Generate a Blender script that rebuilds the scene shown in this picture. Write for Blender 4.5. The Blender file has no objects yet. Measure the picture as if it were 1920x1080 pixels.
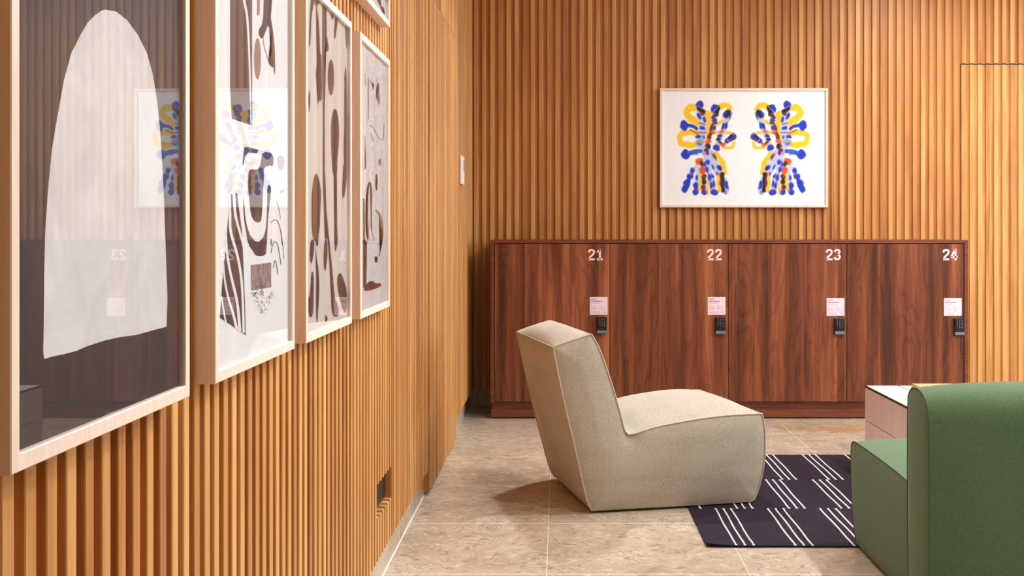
import bpy, bmesh, math, random
import numpy as np
from mathutils import Vector, Matrix
random.seed(7)
rng = np.random.default_rng(11)
SC = bpy.context.scene
C = SC.collection

# ------------------------------------------------------------------ camera
F = 2206.0; CX, CY = 1050.0, 432.0; EYE = 1.1
cd = bpy.data.cameras.new('camera'); cam = bpy.data.objects.new('camera', cd); C.objects.link(cam)
cam.location = (0, 0, EYE); cam.rotation_euler = (math.pi/2, 0, 0)
cd.sensor_fit = 'HORIZONTAL'; cd.sensor_width = 36.0; cd.lens = 36.0*F/1920
cd.shift_x = -(CX-960)/1920; cd.shift_y = -(540-CY)/1920
cd.clip_start = 0.05
SC.camera = cam

# ------------------------------------------------------------------ view + world
vs = SC.view_settings
vs.view_transform = 'Standard'; vs.look = 'None'; vs.gamma = 1.0; vs.use_curve_mapping = False
vs.exposure = 0.5
w = bpy.data.worlds.new('world'); SC.world = w; w.use_nodes = True
w.node_tree.nodes['Background'].inputs[0].default_value = (1.0, 0.93, 0.86, 1)
w.node_tree.nodes['Background'].inputs[1].default_value = 0.3

# ------------------------------------------------------------------ lights
def area(name, loc, size, power, col, target=None, sizey=None, spread=None):
    l = bpy.data.lights.new(name, 'AREA'); l.energy = power; l.color = (col[0]*.94, col[1]*1.0, col[2]*1.07)
    l.shape = 'RECTANGLE' if sizey else 'DISK'; l.size = size
    if sizey: l.size_y = sizey
    if spread: l.spread = spread
    o = bpy.data.objects.new(name, l); C.objects.link(o); o.location = loc
    if target:
        o.rotation_euler = (Vector(target)-Vector(loc)).to_track_quat('-Z', 'Y').to_euler()
    return o
CEIL = 3.0; XR0 = 5.2
WARM = (1.0, 0.975, 0.945)
# recessed spots along the lockers wall and over the seats
SPOTS = [(0.12, 6.45, 9, 80, (-.05, 4.7, 0)), (2.3, 6.20, 24, 150, None), (4.1, 6.20, 9, 150, None),
         (2.3, 4.4, 26, 150, None), (4.1, 4.4, 16, 150, None),
         (0.55, 2.6, 3, 120, None), (2.3, 2.4, 24, 150, None)]
for i, (x, y, p, sp, tg) in enumerate(SPOTS):
    area('spot_light', (x, y, CEIL-0.03), 0.13, p, WARM, spread=math.radians(sp), target=tg)
# accent spots on the row of framed prints
area('accent_light', (1.15, 3.5, CEIL-0.04), 0.12, 4.2, (.985, 1.0, 1.0), spread=math.radians(66), target=(-.53, 1.5, 1.25))
area('accent_light', (1.30, 4.9, CEIL-0.04), 0.12, 6.5, (.985, 1.0, 1.0), spread=math.radians(60), target=(-.53, 2.9, 1.25))
# large soft fill added behind and to the right of the seats
area('rear_fill', (4.3, 0.6, 2.3), 2.6, 2.0, (1.0, 0.97, 0.95), target=(0.3, 5.2, 0.5), sizey=1.8)
area('overhead_fill', (1.9, 3.4, CEIL-0.02), 3.2, 40, (1.0, 0.985, 0.975), sizey=4.6)  # broad overhead fill added for ambient light
# broad soft fill added on the right to brighten the left wall
area('side_fill', (XR0-.05, 4.6, 1.75), 3.4, 80, (0.97, 0.985, 1.0), target=(-2, 4.6, 1.45), sizey=1.9)

# ------------------------------------------------------------------ helpers
def tag(o, label=None, cat=None, group=None, kind=None):
    if label: o['label'] = label
    if cat: o['category'] = cat
    if group: o['group'] = group
    if kind: o['kind'] = kind
    return o

def empty(name, loc, label, cat, group=None, rz=0):
    o = bpy.data.objects.new(name, None); C.objects.link(o)
    o.empty_display_size = 0.1
    o.location = loc; o.rotation_euler = (0, 0, rz)
    return tag(o, label, cat, group)

class MB:
    """collects verts/faces with material indices, builds ONE mesh object"""
    def __init__(s): s.v = []; s.f = []; s.m = []; s.sm = []
    def add(s, verts, faces, m=0, smooth=False):
        b = len(s.v); s.v += [tuple(map(float, p)) for p in verts]
        for f in faces:
            s.f.append(tuple(i+b for i in f)); s.m.append(m); s.sm.append(smooth)
        return s
    def box(s, x0, x1, y0, y1, z0, z1, m=0):
        V = [(x0,y0,z0),(x1,y0,z0),(x1,y1,z0),(x0,y1,z0),(x0,y0,z1),(x1,y0,z1),(x1,y1,z1),(x0,y1,z1)]
        Fc = [(0,3,2,1),(4,5,6,7),(0,1,5,4),(1,2,6,5),(2,3,7,6),(3,0,4,7)]
        return s.add(V, Fc, m)
    def bbox(s, x0, x1, y0, y1, z0, z1, r=0.002, m=0, seg=2):
        bm = bmesh.new()
        bmesh.ops.create_cube(bm, size=1)
        for v in bm.verts:
            v.co = Vector(((x0+x1)/2+v.co.x*(x1-x0), (y0+y1)/2+v.co.y*(y1-y0), (z0+z1)/2+v.co.z*(z1-z0)))
        bmesh.ops.bevel(bm, geom=bm.edges[:], offset=r, segments=seg, profile=0.5, affect='EDGES')
        return s.addbm(bm, m, seg > 1 and r < .0025 and False)
    def addbm(s, bm, m=0, smooth=False):
        bm.verts.index_update()
        s.add([v.co[:] for v in bm.verts], [[v.index for v in f.verts] for f in bm.faces], m, smooth)
        bm.free(); return s
    def tube(s, pts, r, n=8, m=0, closed=False, smooth=True):
        P = [Vector(p) for p in pts]; N = len(P); rings = []
        prev = None
        for i in range(N):
            if closed: t = P[(i+1) % N]-P[i-1]
            else: t = P[min(i+1, N-1)]-P[max(i-1, 0)]
            t.normalize()
            if prev is None:
                a = Vector((0, 0, 1)) if abs(t.z) < .9 else Vector((1, 0, 0))
                u = t.cross(a).normalized()
            else:
                u = (prev-t*prev.dot(t)).normalized()
            prev = u; vv = t.cross(u)
            rings.append([P[i]+(u*math.cos(k*2*math.pi/n)+vv*math.sin(k*2*math.pi/n))*r for k in range(n)])
        V = [p for ring in rings for p in ring]; Fc = []
        R = N if closed else N-1
        for i in range(R):
            a, b = i*n, ((i+1) % N)*n
            for k in range(n): Fc.append((a+k, a+(k+1) % n, b+(k+1) % n, b+k))
        if not closed:
            Fc.append(tuple(range(n))[::-1]); Fc.append(tuple((N-1)*n+k for k in range(n)))
        return s.add(V, Fc, m, smooth)
    def build(s, name, mats, parent=None, local=False, auto=None, bevel=None):
        me = bpy.data.meshes.new(name)
        V = s.v
        if parent is not None and not local:
            L = parent.matrix_basis.translation if parent.parent is None else parent.matrix_basis.translation
            off = world_loc(parent)
            V = [(a-off[0], b-off[1], c-off[2]) for a, b, c in V]
        me.from_pydata(V, [], s.f)
        me.polygons.foreach_set('material_index', s.m)
        me.polygons.foreach_set('use_smooth', s.sm)
        me.update()
        if not isinstance(mats, (list, tuple)): mats = [mats]
        for m in mats: me.materials.append(m)
        bm = bmesh.new(); bm.from_mesh(me); bmesh.ops.recalc_face_normals(bm, faces=bm.faces); bm.to_mesh(me); bm.free()
        o = bpy.data.objects.new(name, me); C.objects.link(o)
        if parent is not None: o.parent = parent
        if bevel:
            md = o.modifiers.new('bevel', 'BEVEL'); md.width = bevel; md.segments = 2; md.limit_method = 'ANGLE'
        return o

def world_loc(o):
    L = Vector(o.location)
    while o.parent is not None:
        o = o.parent; L = L+Vector(o.location)
    return L

def recenter(o):
    """put the origin of a single-mesh thing at its base centre"""
    me = o.data; n = len(me.vertices); a = np.empty(n*3); me.vertices.foreach_get('co', a); a = a.reshape(-1, 3)
    c = (a.min(0)+a.max(0))/2; c[2] = a[:, 2].min()
    me.vertices.foreach_set('co', (a-c).ravel()); me.update(); o.location = Vector(o.location)+Vector(c)
    return o

# ------------------------------------------------------------------ materials
def srgb(r, g, b):
    f = lambda c: (c/255/12.92) if c/255 <= .04045 else ((c/255+.055)/1.055)**2.4
    return (f(r), f(g), f(b), 1)

def mat(name, col=(.8,.8,.8,1), rough=.5, metal=0, spec=None, coat=0):
    m = bpy.data.materials.new(name); m.use_nodes = True
    b = m.node_tree.nodes['Principled BSDF']
    b.inputs['Base Color'].default_value = col; b.inputs['Roughness'].default_value = rough
    b.inputs['Metallic'].default_value = metal
    if spec is not None: b.inputs['Specular IOR Level'].default_value = spec
    if coat: b.inputs['Coat Weight'].default_value = coat; b.inputs['Coat Roughness'].default_value = .05
    return m

class N:
    def __init__(s, m): s.m = m; s.t = m.node_tree; s.b = s.t.nodes['Principled BSDF']
    def n(s, typ, **kw):
        nd = s.t.nodes.new(typ)
        for k, v in kw.items(): setattr(nd, k, v)
        return nd
    def l(s, a, b): s.t.links.new(a, b)
    def val(s, sock, v):
        if hasattr(v, 'is_output') or isinstance(v, bpy.types.NodeSocket): s.l(v, sock)
        else: sock.default_value = v
    def math(s, op, a, b=0.0, c=None):
        nd = s.n('ShaderNodeMath', operation=op); s.val(nd.inputs[0], a); s.val(nd.inputs[1], b)
        if c is not None: s.val(nd.inputs[2], c)
        return nd.outputs[0]
    def vmath(s, op, a, b):
        nd = s.n('ShaderNodeVectorMath', operation=op); s.val(nd.inputs[0], a); s.val(nd.inputs[1], b)
        return nd.outputs[0]
    def coord(s): return s.n('ShaderNodeTexCoord').outputs['Object']
    def noise(s, vec, scale, detail=4, rough=.5, dist=0.0):
        nd = s.n('ShaderNodeTexNoise'); s.l(vec, nd.inputs['Vector'])
        nd.inputs['Scale'].default_value = scale; nd.inputs['Detail'].default_value = detail
        nd.inputs['Roughness'].default_value = rough; nd.inputs['Distortion'].default_value = dist
        return nd.outputs[0]
    def ramp(s, fac, stops):
        nd = s.n('ShaderNodeValToRGB'); s.l(fac, nd.inputs[0]); cr = nd.color_ramp
        while len(cr.elements) < len(stops): cr.elements.new(.5)
        for e, (p, c) in zip(cr.elements, stops): e.position = p; e.color = c
        return nd.outputs[0]
    def mix(s, fac, a, b, typ='MIX'):
        nd = s.n('ShaderNodeMix', data_type='RGBA', blend_type=typ)
        s.val(nd.inputs[0], fac); s.val(nd.inputs[6], a); s.val(nd.inputs[7], b)
        return nd.outputs[2]
    def bump(s, h, strength=.3, dist=.001):
        nd = s.n('ShaderNodeBump'); nd.inputs['Strength'].default_value = strength; nd.inputs['Distance'].default_value = dist
        s.l(h, nd.inputs['Height']); s.l(nd.outputs[0], s.b.inputs['Normal'])
    def color(s, c): s.l(c, s.b.inputs['Base Color'])

def mul(vec_s, s): pass

def oak(name, c_dark, c_mid, c_light, island=True, rough=.42):
    m = mat(name, rough=rough); k = N(m)
    P = k.coord()
    if island:
        r = k.n('ShaderNodeNewGeometry').outputs['Random Per Island']
        cmb = k.n('ShaderNodeCombineXYZ'); k.l(k.math('MULTIPLY', r, 37.0), cmb.inputs[0]); k.l(k.math('MULTIPLY', r, 91.0), cmb.inputs[1]); k.l(k.math('MULTIPLY', r, 53.0), cmb.inputs[2])
        P = k.vmath('ADD', P, cmb.outputs[0])
    S = k.vmath('MULTIPLY', P, (1, 1, .045))
    n1 = k.noise(S, 28, 5, .6, .6)
    n2 = k.noise(k.vmath('MULTIPLY', P, (1, 1, .02)), 260, 3, .6)
    n3 = k.noise(k.vmath('MULTIPLY', P, (1, 1, .25)), 7, 2, .5)
    f = k.math('ADD', k.math('MULTIPLY', n1, .55), k.math('ADD', k.math('MULTIPLY', n2, .25), k.math('MULTIPLY', n3, .25)))
    if island:
        f = k.math('ADD', f, k.math('MULTIPLY', k.math('SUBTRACT', r, .5), .22))
    c = k.ramp(f, [(.32, c_dark), (.5, c_mid), (.68, c_light)])
    k.color(c); k.bump(n2, .15, .0006)
    return m

M = {}
M['oak'] = oak('oak_slat', srgb(154,96,44), srgb(193,133,69), srgb(218,166,100))
M['oak_back'] = oak('oak_backing', srgb(146,86,40), srgb(180,116,58), srgb(200,136,74), island=False)

def walnut():
    m = mat('walnut_veneer', rough=.36); k = N(m)
    P = k.coord()
    oi = k.n('ShaderNodeObjectInfo').outputs['Random']
    cmb = k.n('ShaderNodeCombineXYZ'); k.l(k.math('MULTIPLY', oi, 23.0), cmb.inputs[0]); k.l(k.math('MULTIPLY', oi, 71.0), cmb.inputs[2])
    P = k.vmath('ADD', P, cmb.outputs[0])
    sep = k.n('ShaderNodeSeparateXYZ'); k.l(P, sep.inputs[0])
    warp = k.noise(k.vmath('MULTIPLY', P, (1, 1, 0)), 3.1, 1)
    strip = k.math('FLOOR', k.math('ADD', k.math('MULTIPLY', sep.outputs[0], 6.1), k.math('MULTIPLY', warp, 3.0)))
    wn = k.n('ShaderNodeTexWhiteNoise', noise_dimensions='1D'); k.l(strip, wn.inputs['W'])
    c2 = k.n('ShaderNodeCombineXYZ'); k.l(k.math('MULTIPLY', wn.outputs[0], 11.0), c2.inputs[1]); k.l(k.math('MULTIPLY', wn.outputs[0], 5.0), c2.inputs[2])
    Q = k.vmath('ADD', P, c2.outputs[0])
    big = k.noise(k.vmath('MULTIPLY', Q, (1, 1, .16)), 6.5, 2, .45, .5)
    wv = k.math('SINE', k.math('MULTIPLY', big, 85.0))
    ln = k.math('POWER', k.math('MULTIPLY', k.math('ADD', wv, 1.0), .5), 5.0)
    fine = k.noise(k.vmath('MULTIPLY', Q, (1, 1, .02)), 210, 3, .6)
    mid = k.noise(k.vmath('MULTIPLY', Q, (1, 1, .05)), 15, 3, .5, .3)
    f = k.math('ADD', k.math('MULTIPLY', mid, .70), k.math('ADD', k.math('MULTIPLY', ln, -.055), k.math('ADD', k.math('MULTIPLY', fine, .20), k.math('MULTIPLY', wn.outputs[0], .13))))
    c = k.ramp(f, [(.34, srgb(72,34,20)), (.45, srgb(104,53,30)), (.56, srgb(134,73,43)), (.67, srgb(168,100,62))])
    k.color(c); k.bump(fine, .06, .0004)
    return m
M['walnut'] = walnut()
M['walnut_edge'] = mat('walnut_edge', srgb(104,56,34), .4)
k = N(M['walnut_edge']); nn = k.noise(k.vmath('MULTIPLY', k.coord(), (.06, 1, 1)), 90, 3)
k.color(k.ramp(nn, [(.3, srgb(92,44,25)), (.7, srgb(126,66,40))]))
M['gap_shade'] = mat('gap_shade', srgb(20,9,6), .8)  # near-black colour standing in for shade inside the locker gaps

def stone(name, joints=True):
    m = mat(name, rough=.33); k = N(m); P = k.coord()
    n0 = k.noise(P, 1.1, 3, .5, .4)
    n1 = k.noise(P, 6, 6, .62, 1.0)
    n2 = k.noise(P, 21, 4, .62, 1.2)
    ve = k.noise(P, 9, 6, .7, 2.0)
    base = k.ramp(k.math('ADD', k.math('MULTIPLY', n1, .6), k.math('MULTIPLY', n0, .4)),
                  [(.36, srgb(158,140,117)), (.5, srgb(190,173,149)), (.62, srgb(206,193,172))])
    vein = k.ramp(k.math('ABSOLUTE', k.math('SUBTRACT', ve, .5)), [(.0, (1,1,1,1)), (.03, (0,0,0,1))])
    vm = k.math('MULTIPLY', k.math('MULTIPLY', vein, .8), k.ramp(n1, [(.45, (0,0,0,1)), (.6, (1,1,1,1))]))
    c = k.mix(vm, base, srgb(120,88,66))
    spk = k.ramp(n2, [(.56, (0,0,0,1)), (.66, (1,1,1,1))])
    c = k.mix(k.math('MULTIPLY', spk, .6), c, srgb(222,208,190))
    drk = k.ramp(n2, [(.34, (1,1,1,1)), (.44, (0,0,0,1))])
    c = k.mix(k.math('MULTIPLY', drk, .6), c, srgb(128,96,72))
    if joints:
        sep = k.n('ShaderNodeSeparateXYZ'); k.l(P, sep.inputs[0])
        # ochre stain in one slab in front of the lockers
        d = k.vmath('MULTIPLY', k.vmath('SUBTRACT', P, (1.55, 6.50, 0)), (3.0, 5.0, 0))
        ln = k.n('ShaderNodeVectorMath', operation='LENGTH'); k.l(d, ln.inputs[0])
        st = k.math('SUBTRACT', 1.0, k.math('ADD', ln.outputs['Value'], k.math('MULTIPLY', k.math('SUBTRACT', n1, .5), 5.0)))
        stm = k.ramp(st, [(.0, (0,0,0,1)), (.8, (1,1,1,1))])
        c = k.mix(k.math('MULTIPLY', stm, .6), c, srgb(182,134,62))
        # slab tone by cell
        ix = k.math('FLOOR', k.math('DIVIDE', k.math('SUBTRACT', sep.outputs[0], -.043), .65))
        iy = k.math('FLOOR', k.math('DIVIDE', k.math('SUBTRACT', sep.outputs[1], 4.417), .65))
        cm = k.n('ShaderNodeCombineXYZ'); k.l(ix, cm.inputs[0]); k.l(iy, cm.inputs[1])
        wn = k.n('ShaderNodeTexWhiteNoise', noise_dimensions='2D'); k.l(cm.outputs[0], wn.inputs['Vector'])
        c = k.mix(k.math('MULTIPLY', wn.outputs[0], .16), c, srgb(148,122,100))
        def joint(s, o, wd):
            fr = k.math('FRACT', k.math('DIVIDE', k.math('SUBTRACT', s, o), .65))
            dd = k.math('MINIMUM', fr, k.math('SUBTRACT', 1.0, fr))
            return k.math('LESS_THAN', dd, wd)
        jx = joint(sep.outputs[0], -.043, .0020); jy = joint(sep.outputs[1], 4.417, .0040)
        c = k.mix(k.math('MULTIPLY', jy, .85), c, srgb(236,220,202))
        c = k.mix(k.math('MULTIPLY', jx, .8), c, srgb(240,226,208))
    k.color(c)
    return m
M['stone'] = stone('limestone_floor'); M['stone_base'] = stone('limestone_base', False)

def cloth(name, c0, c1, c2, scale=420, bump=.35, stretch=(1,1,1)):
    m = mat(name, rough=.92, spec=.2); k = N(m); P = k.vmath('MULTIPLY', k.coord(), stretch)
    a = k.noise(P, scale, 2, .6); b = k.noise(P, scale*.22, 3, .6); e = k.noise(P, 6, 2)
    f = k.math('ADD', k.math('MULTIPLY', a, .72), k.math('ADD', k.math('MULTIPLY', b, .16), k.math('MULTIPLY', e, .12)))
    k.color(k.ramp(f, [(.36, c0), (.5, c1), (.64, c2)])); k.bump(a, bump, .0012)
    b_ = k.b; b_.inputs['Sheen Weight'].default_value = .25; b_.inputs['Sheen Roughness'].default_value = .5
    return m
M['beige'] = cloth('beige_melange_cloth', srgb(134,122,102), srgb(176,164,145), srgb(208,198,182), 600, .35, (.8,.8,2.0))
M['pipe'] = cloth('beige_piping_cloth', srgb(168,152,130), srgb(196,180,158), srgb(214,202,182), 500)
M['green'] = cloth('green_cloth', srgb(70,94,62), srgb(84,108,75), srgb(99,124,89), 520, .3)
M['green'].node_tree.nodes['Principled BSDF'].inputs['Sheen Weight'].default_value = .15
M['green_seam'] = mat('green_seam', srgb(74,90,58), .9)
M['rug'] = cloth('aubergine_wool', srgb(24,13,25), srgb(36,22,36), srgb(48,32,48), 300, .6)
M['rug'].node_tree.nodes['Principled BSDF'].inputs['Sheen Weight'].default_value = 0
M['rug_white'] = cloth('white_yarn', srgb(214,204,206), srgb(236,228,228), srgb(248,244,242), 300, .6)
M['under'] = mat('chair_underside', srgb(24,22,22), .8)

M['frame'] = mat('pale_ash_frame', srgb(236,208,184), .5); k = N(M['frame'])
nn = k.noise(k.vmath('MULTIPLY', k.coord(), (1, 1, .08)), 120, 3)
k.color(k.ramp(nn, [(.3, srgb(228,200,180)), (.7, srgb(238,216,198))]))
M['paper'] = mat('paper', srgb(236,236,236), .75)
M['paper_warm'] = mat('paper_warm', srgb(214,204,194), .85); k = N(M['paper_warm'])
nn = k.noise(k.vmath('MULTIPLY', k.coord(), (1, 1, 4)), 240, 3)
k.color(k.ramp(nn, [(.3, srgb(202,190,180)), (.7, srgb(226,218,208))]))
M['paper_grey'] = mat('paper_grey', srgb(226,223,220), .8)
M['brown_ink'] = mat('brown_ink', srgb(62,32,24), .7)
M['brown_ink_pale'] = mat('brown_ink_pale', srgb(150,116,100), .7)
M['black_ink'] = mat('black_ink', srgb(38,28,26), .7)
M['grey_ink'] = mat('grey_ink', srgb(190,184,184), .7)
M['taupe_ink'] = mat('taupe_ink', srgb(128,104,100), .7); k = N(M['taupe_ink'])
nn = k.noise(k.vmath('MULTIPLY', k.coord(), (1, 1, .5)), 70, 3, .6, 2)
k.color(k.ramp(nn, [(.35, srgb(104,80,78)), (.65, srgb(164,144,138))]))
M['dark_ground'] = mat('dark_ground', srgb(26,13,14), .75); 
M['chalk'] = mat('chalk_white', srgb(206,200,196), .85); k = N(M['chalk'])
nn = k.noise(k.coord(), 9, 6, .65, .6)
k.color(k.ramp(nn, [(.3, srgb(200,196,195)), (.7, srgb(226,223,221))]))

def glass():
    m = bpy.data.materials.new('picture_glass'); m.use_nodes = True; t = m.node_tree
    for n_ in list(t.nodes): t.nodes.remove(n_)
    o = t.nodes.new('ShaderNodeOutputMaterial'); mx = t.nodes.new('ShaderNodeMixShader')
    tr = t.nodes.new('ShaderNodeBsdfTransparent'); gl = t.nodes.new('ShaderNodeBsdfGlossy'); gl.inputs['Roughness'].default_value = 0.0
    lw = t.nodes.new('ShaderNodeLayerWeight'); lw.inputs['Blend'].default_value = .5
    pw = t.nodes.new('ShaderNodeMath'); pw.operation = 'POWER'; t.links.new(lw.outputs['Facing'], pw.inputs[0]); pw.inputs[1].default_value = 5.0
    ma = t.nodes.new('ShaderNodeMath'); ma.operation = 'MULTIPLY_ADD'; ma.inputs[1].default_value = .85; ma.inputs[2].default_value = .022
    t.links.new(pw.outputs[0], ma.inputs[0]); t.links.new(ma.outputs[0], mx.inputs[0])
    t.links.new(tr.outputs[0], mx.inputs[1]); t.links.new(gl.outputs[0], mx.inputs[2]); t.links.new(mx.outputs[0], o.inputs[0])
    return m
M['glass'] = glass()
M['painting'] = mat('colour_print', rough=.7); k = N(M['painting'])
at_ = k.n('ShaderNodeAttribute', attribute_name='ink'); k.color(at_.outputs['Color'])

M['pink_tile'] = mat('pink_glazed_tile', srgb(214,172,164), .28); k = N(M['pink_tile'])
r_ = k.n('ShaderNodeNewGeometry').outputs['Random Per Island']
k.color(k.ramp(r_, [(0, srgb(243,212,206)), (1, srgb(246,218,212))]))
M['pale_tile'] = mat('pale_glazed_tile', srgb(236,222,220), .25)
M['grout'] = mat('dark_grout', srgb(112,72,66), .8)
M['black_trim'] = mat('black_trim', srgb(24,16,16), .4)
M['tan'] = mat('tan_cover', srgb(206,160,112), .6)
M['tan_page'] = mat('page_edges', srgb(232,214,188), .8)
M['pink_label'] = mat('pink_card', srgb(238,212,224), .55)
M['label_text'] = mat('card_text', srgb(168,140,150), .7)
M['label_head'] = mat('card_heading', srgb(128,96,106), .7)
M['pink_number'] = mat('pink_number', srgb(250,214,214), .5)
M['black_plastic'] = mat('black_plastic', srgb(16,16,18), .35)
M['key_grey'] = mat('key_print', srgb(150,160,160), .5)
M['blue_grey'] = mat('blue_grey_metal', srgb(120,128,146), .35, metal=.3)
M['white_plastic'] = mat('white_plastic', srgb(244,238,230), .4)
M['grey_plastic'] = mat('grey_plastic', srgb(150,148,146), .5)
M['plaster'] = mat('warm_plaster', srgb(232,222,210), .9); k = N(M['plaster'])
nn = k.noise(k.coord(), 40, 3); k.bump(nn, .1, .001)
M['metal'] = mat('lamp_metal', srgb(60,60,62), .4, metal=.8)
M['lamp'] = mat('lamp_lens', srgb(255,240,220), .4)
M['lamp'].node_tree.nodes['Principled BSDF'].inputs['Emission Color'].default_value = (1, .9, .8, 1)
M['lamp'].node_tree.nodes['Principled BSDF'].inputs['Emission Strength'].default_value = 2.0

# ------------------------------------------------------------------ structure
XR, YN, YB = 5.2, -2.6, 7.376
WX = -0.567          # stone / backing plane of the left wall
SF = -0.545          # slat faces of the left wall
BKY = 7.363          # backing plane of the back wall
YS = 7.351           # slat faces of the back wall
SB = 0.108           # bottom of the slats
def struct(mb, name, mats):
    o = mb.build(name, mats); o['kind'] = 'structure'; return o

struct(MB().box(WX-.1, XR+.1, YN-.1, YB+.1, -.1, 0), 'floor', M['stone'])
struct(MB().box(WX-.1, XR+.1, YN-.1, YB+.1, CEIL, CEIL+.1), 'ceiling', M['plaster'])
struct(MB().box(XR, XR+.1, YN-.1, YB+.1, 0, CEIL), 'wall_right', M['plaster'])
M['dark_plaster'] = mat('dark_plaster', srgb(176,158,142), .9)
struct(MB().box(WX, XR, YN-.1, YN, 0, CEIL), 'wall_front', M['dark_plaster'])

def slat_y(mb, y0, y1, z0, z1, xf=SF, xb=WX, c=.0015):
    """a vertical bar on the left wall, chamfered front corners"""
    pr = [(xb, y0), (xf-c, y0), (xf, y0+c), (xf, y1-c), (xf-c, y1), (xb, y1)]
    V = [(x, y, z0) for x, y in pr]+[(x, y, z1) for x, y in pr]; n = 6
    mb.add(V, [tuple(range(n))[::-1], tuple(range(n, 2*n))]+[(i, (i+1) % n, n+(i+1) % n, n+i) for i in range(n)])
def slat_x(mb, x0, x1, z0, z1, yf=YS, yb=YB, c=.0015):
    pr = [(x0, yb), (x0, yf+c), (x0+c, yf), (x1-c, yf), (x1, yf+c), (x1, yb)]
    V = [(x, y, z0) for x, y in pr]+[(x, y, z1) for x, y in pr]; n = 6
    mb.add(V, [tuple(range(n))[::-1], tuple(range(n, 2*n))]+[(i, (i+1) % n, n+(i+1) % n, n+i) for i in range(n)])

PITCH = .0505; BAR = .0265
DY0, DY1, DZ1 = 4.900, 6.130, 2.100      # left wall door
SY0, SY1, SZ0, SZ1 = 3.522, 3.800, .238, .339   # socket niche
wl = MB(); dl = MB()
c0 = 1.162-BAR/2
kk = -int((c0-YN)/PITCH)
while True:
    y0 = c0+kk*PITCH; y1 = y0+BAR+random.uniform(-.0008, .0008); kk += 1
    if y0 > YB-.03: break
    if y1 > DY0-.012 and y0 < DY1:
        if y0 < DY0+.004: y0 = DY0+.004
        if y1 > DY1-.003: y1 = DY1-.003
        if y1-y0 > .006:
            slat_y(dl, y0, y1, .012, DZ1-.004, xf=SF+.002)
            slat_y(wl, y0, y1, DZ1+.002, CEIL)
        continue
    if y1 > SY0 and y0 < SY1:
        slat_y(wl, y0, y1, SB, SZ0); slat_y(wl, y0, y1, SZ1, CEIL)
    else:
        slat_y(wl, y0, y1, SB, CEIL)
struct(wl, 'wall_left', M['oak'])
bk = MB()
bk.box(WX-.1, WX-.001, YN, SY0, 0, CEIL); bk.box(WX-.1, WX-.001, SY1, YB, 0, CEIL)
bk.box(WX-.1, WX-.001, SY0, SY1, 0, SZ0); bk.box(WX-.1, WX-.001, SY0, SY1, SZ1, CEIL)
bk.box(WX-.1, WX-.05, SY0, SY1, SZ0, SZ1)
struct(bk, 'wall_left_backing', M['oak_back'])
tr = MB(); tr.box(WX, SF-.0006, SY1-.002, SY1+.004, SZ0, SZ1)
struct(tr, 'trim_1', M['oak_back'])
dl.box(WX, SF+.002, DY0-.003, DY0+.004, .012, DZ1-.004)
d1 = struct(dl, 'door_1', M['oak'])
for (a, b) in ((YN, DY0-.004), (DY1, YB)):
    struct(MB().box(WX, WX+.0004, a, b, 0, SB), 'baseboard_left', M['stone_base'])

struct(MB().box(WX+.0004, WX+.005, YN, DY0-.004, .0002, .0016), 'trim_2', mat('pale_grout', srgb(232,222,206), .8))

# back wall with its own flush door
PX = .0508; DX0, DX1, DBZ = 2.505, 3.470, 2.140
wb = MB(); db = MB()
kk = -61
while True:
    x0 = DX0+.004+kk*PX; kk += 1
    wdt = .0265+random.uniform(-.002, .002); x1 = x0+wdt
    if x0 > XR-.03: break
    if x0 < WX+.005: continue
    if x0 > DX0-.002 and x0 < DX1-.01:
        slat_x(db, x0, x1, .012, DBZ-.004); slat_x(wb, x0, x1, DBZ+.005, CEIL)
    else: slat_x(wb, x0, x1, SB, CEIL)
struct(wb, 'wall_back', M['oak'])
bb = MB(); bb.box(WX-.1, DX0-.0025, BKY, YB+.1, 0, CEIL); bb.box(DX0-.0025, DX0+.0025, YB+.03, YB+.1, 0, DBZ)
bb.box(DX0-.0025, DX1, BKY, YB+.1, DBZ+.003, CEIL); bb.box(DX1, XR, BKY, YB+.1, 0, CEIL)
struct(bb, 'wall_back_backing', M['oak_back'])
db.box(DX0+.002, DX1-.003, BKY, YB+.03, .012, DBZ-.004)
struct(db, 'door_2', M['oak'])
struct(MB().box(WX, DX0-.01, BKY-.003, BKY, 0, SB), 'baseboard_back', M['stone_base'])

def chaikin(p, it=2):
    for _ in range(it):
        q = []
        for i in range(len(p)):
            a, b = p[i], p[(i+1) % len(p)]
            q += [(a[0]*.75+b[0]*.25, a[1]*.75+b[1]*.25), (a[0]*.25+b[0]*.75, a[1]*.25+b[1]*.75)]
        p = q
    return p
def smooth_line(p, it=2):
    for _ in range(it):
        q = [p[0]]
        for a, b in zip(p[:-1], p[1:]):
            q += [(a[0]*.75+b[0]*.25, a[1]*.75+b[1]*.25), (a[0]*.25+b[0]*.75, a[1]*.25+b[1]*.75)]
        q.append(p[-1]); p = q
    return p
def ribbon(p, w0, w1=None, it=2, taper=False):
    if w1 is None: w1 = w0
    p = smooth_line(p, it); n = len(p); L, R = [], []
    for i in range(n):
        a = p[max(i-1, 0)]; b = p[min(i+1, n-1)]; dx, dy = b[0]-a[0], b[1]-a[1]; d = math.hypot(dx, dy) or 1
        t = i/(n-1); w = w0+(w1-w0)*t
        if taper: w *= max(.15, math.sin(math.pi*min(max(t, .02), .98))**.5)
        L.append((p[i][0]-dy/d*w/2, p[i][1]+dx/d*w/2)); R.append((p[i][0]+dy/d*w/2, p[i][1]-dx/d*w/2))
    return L+R[::-1]

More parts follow.
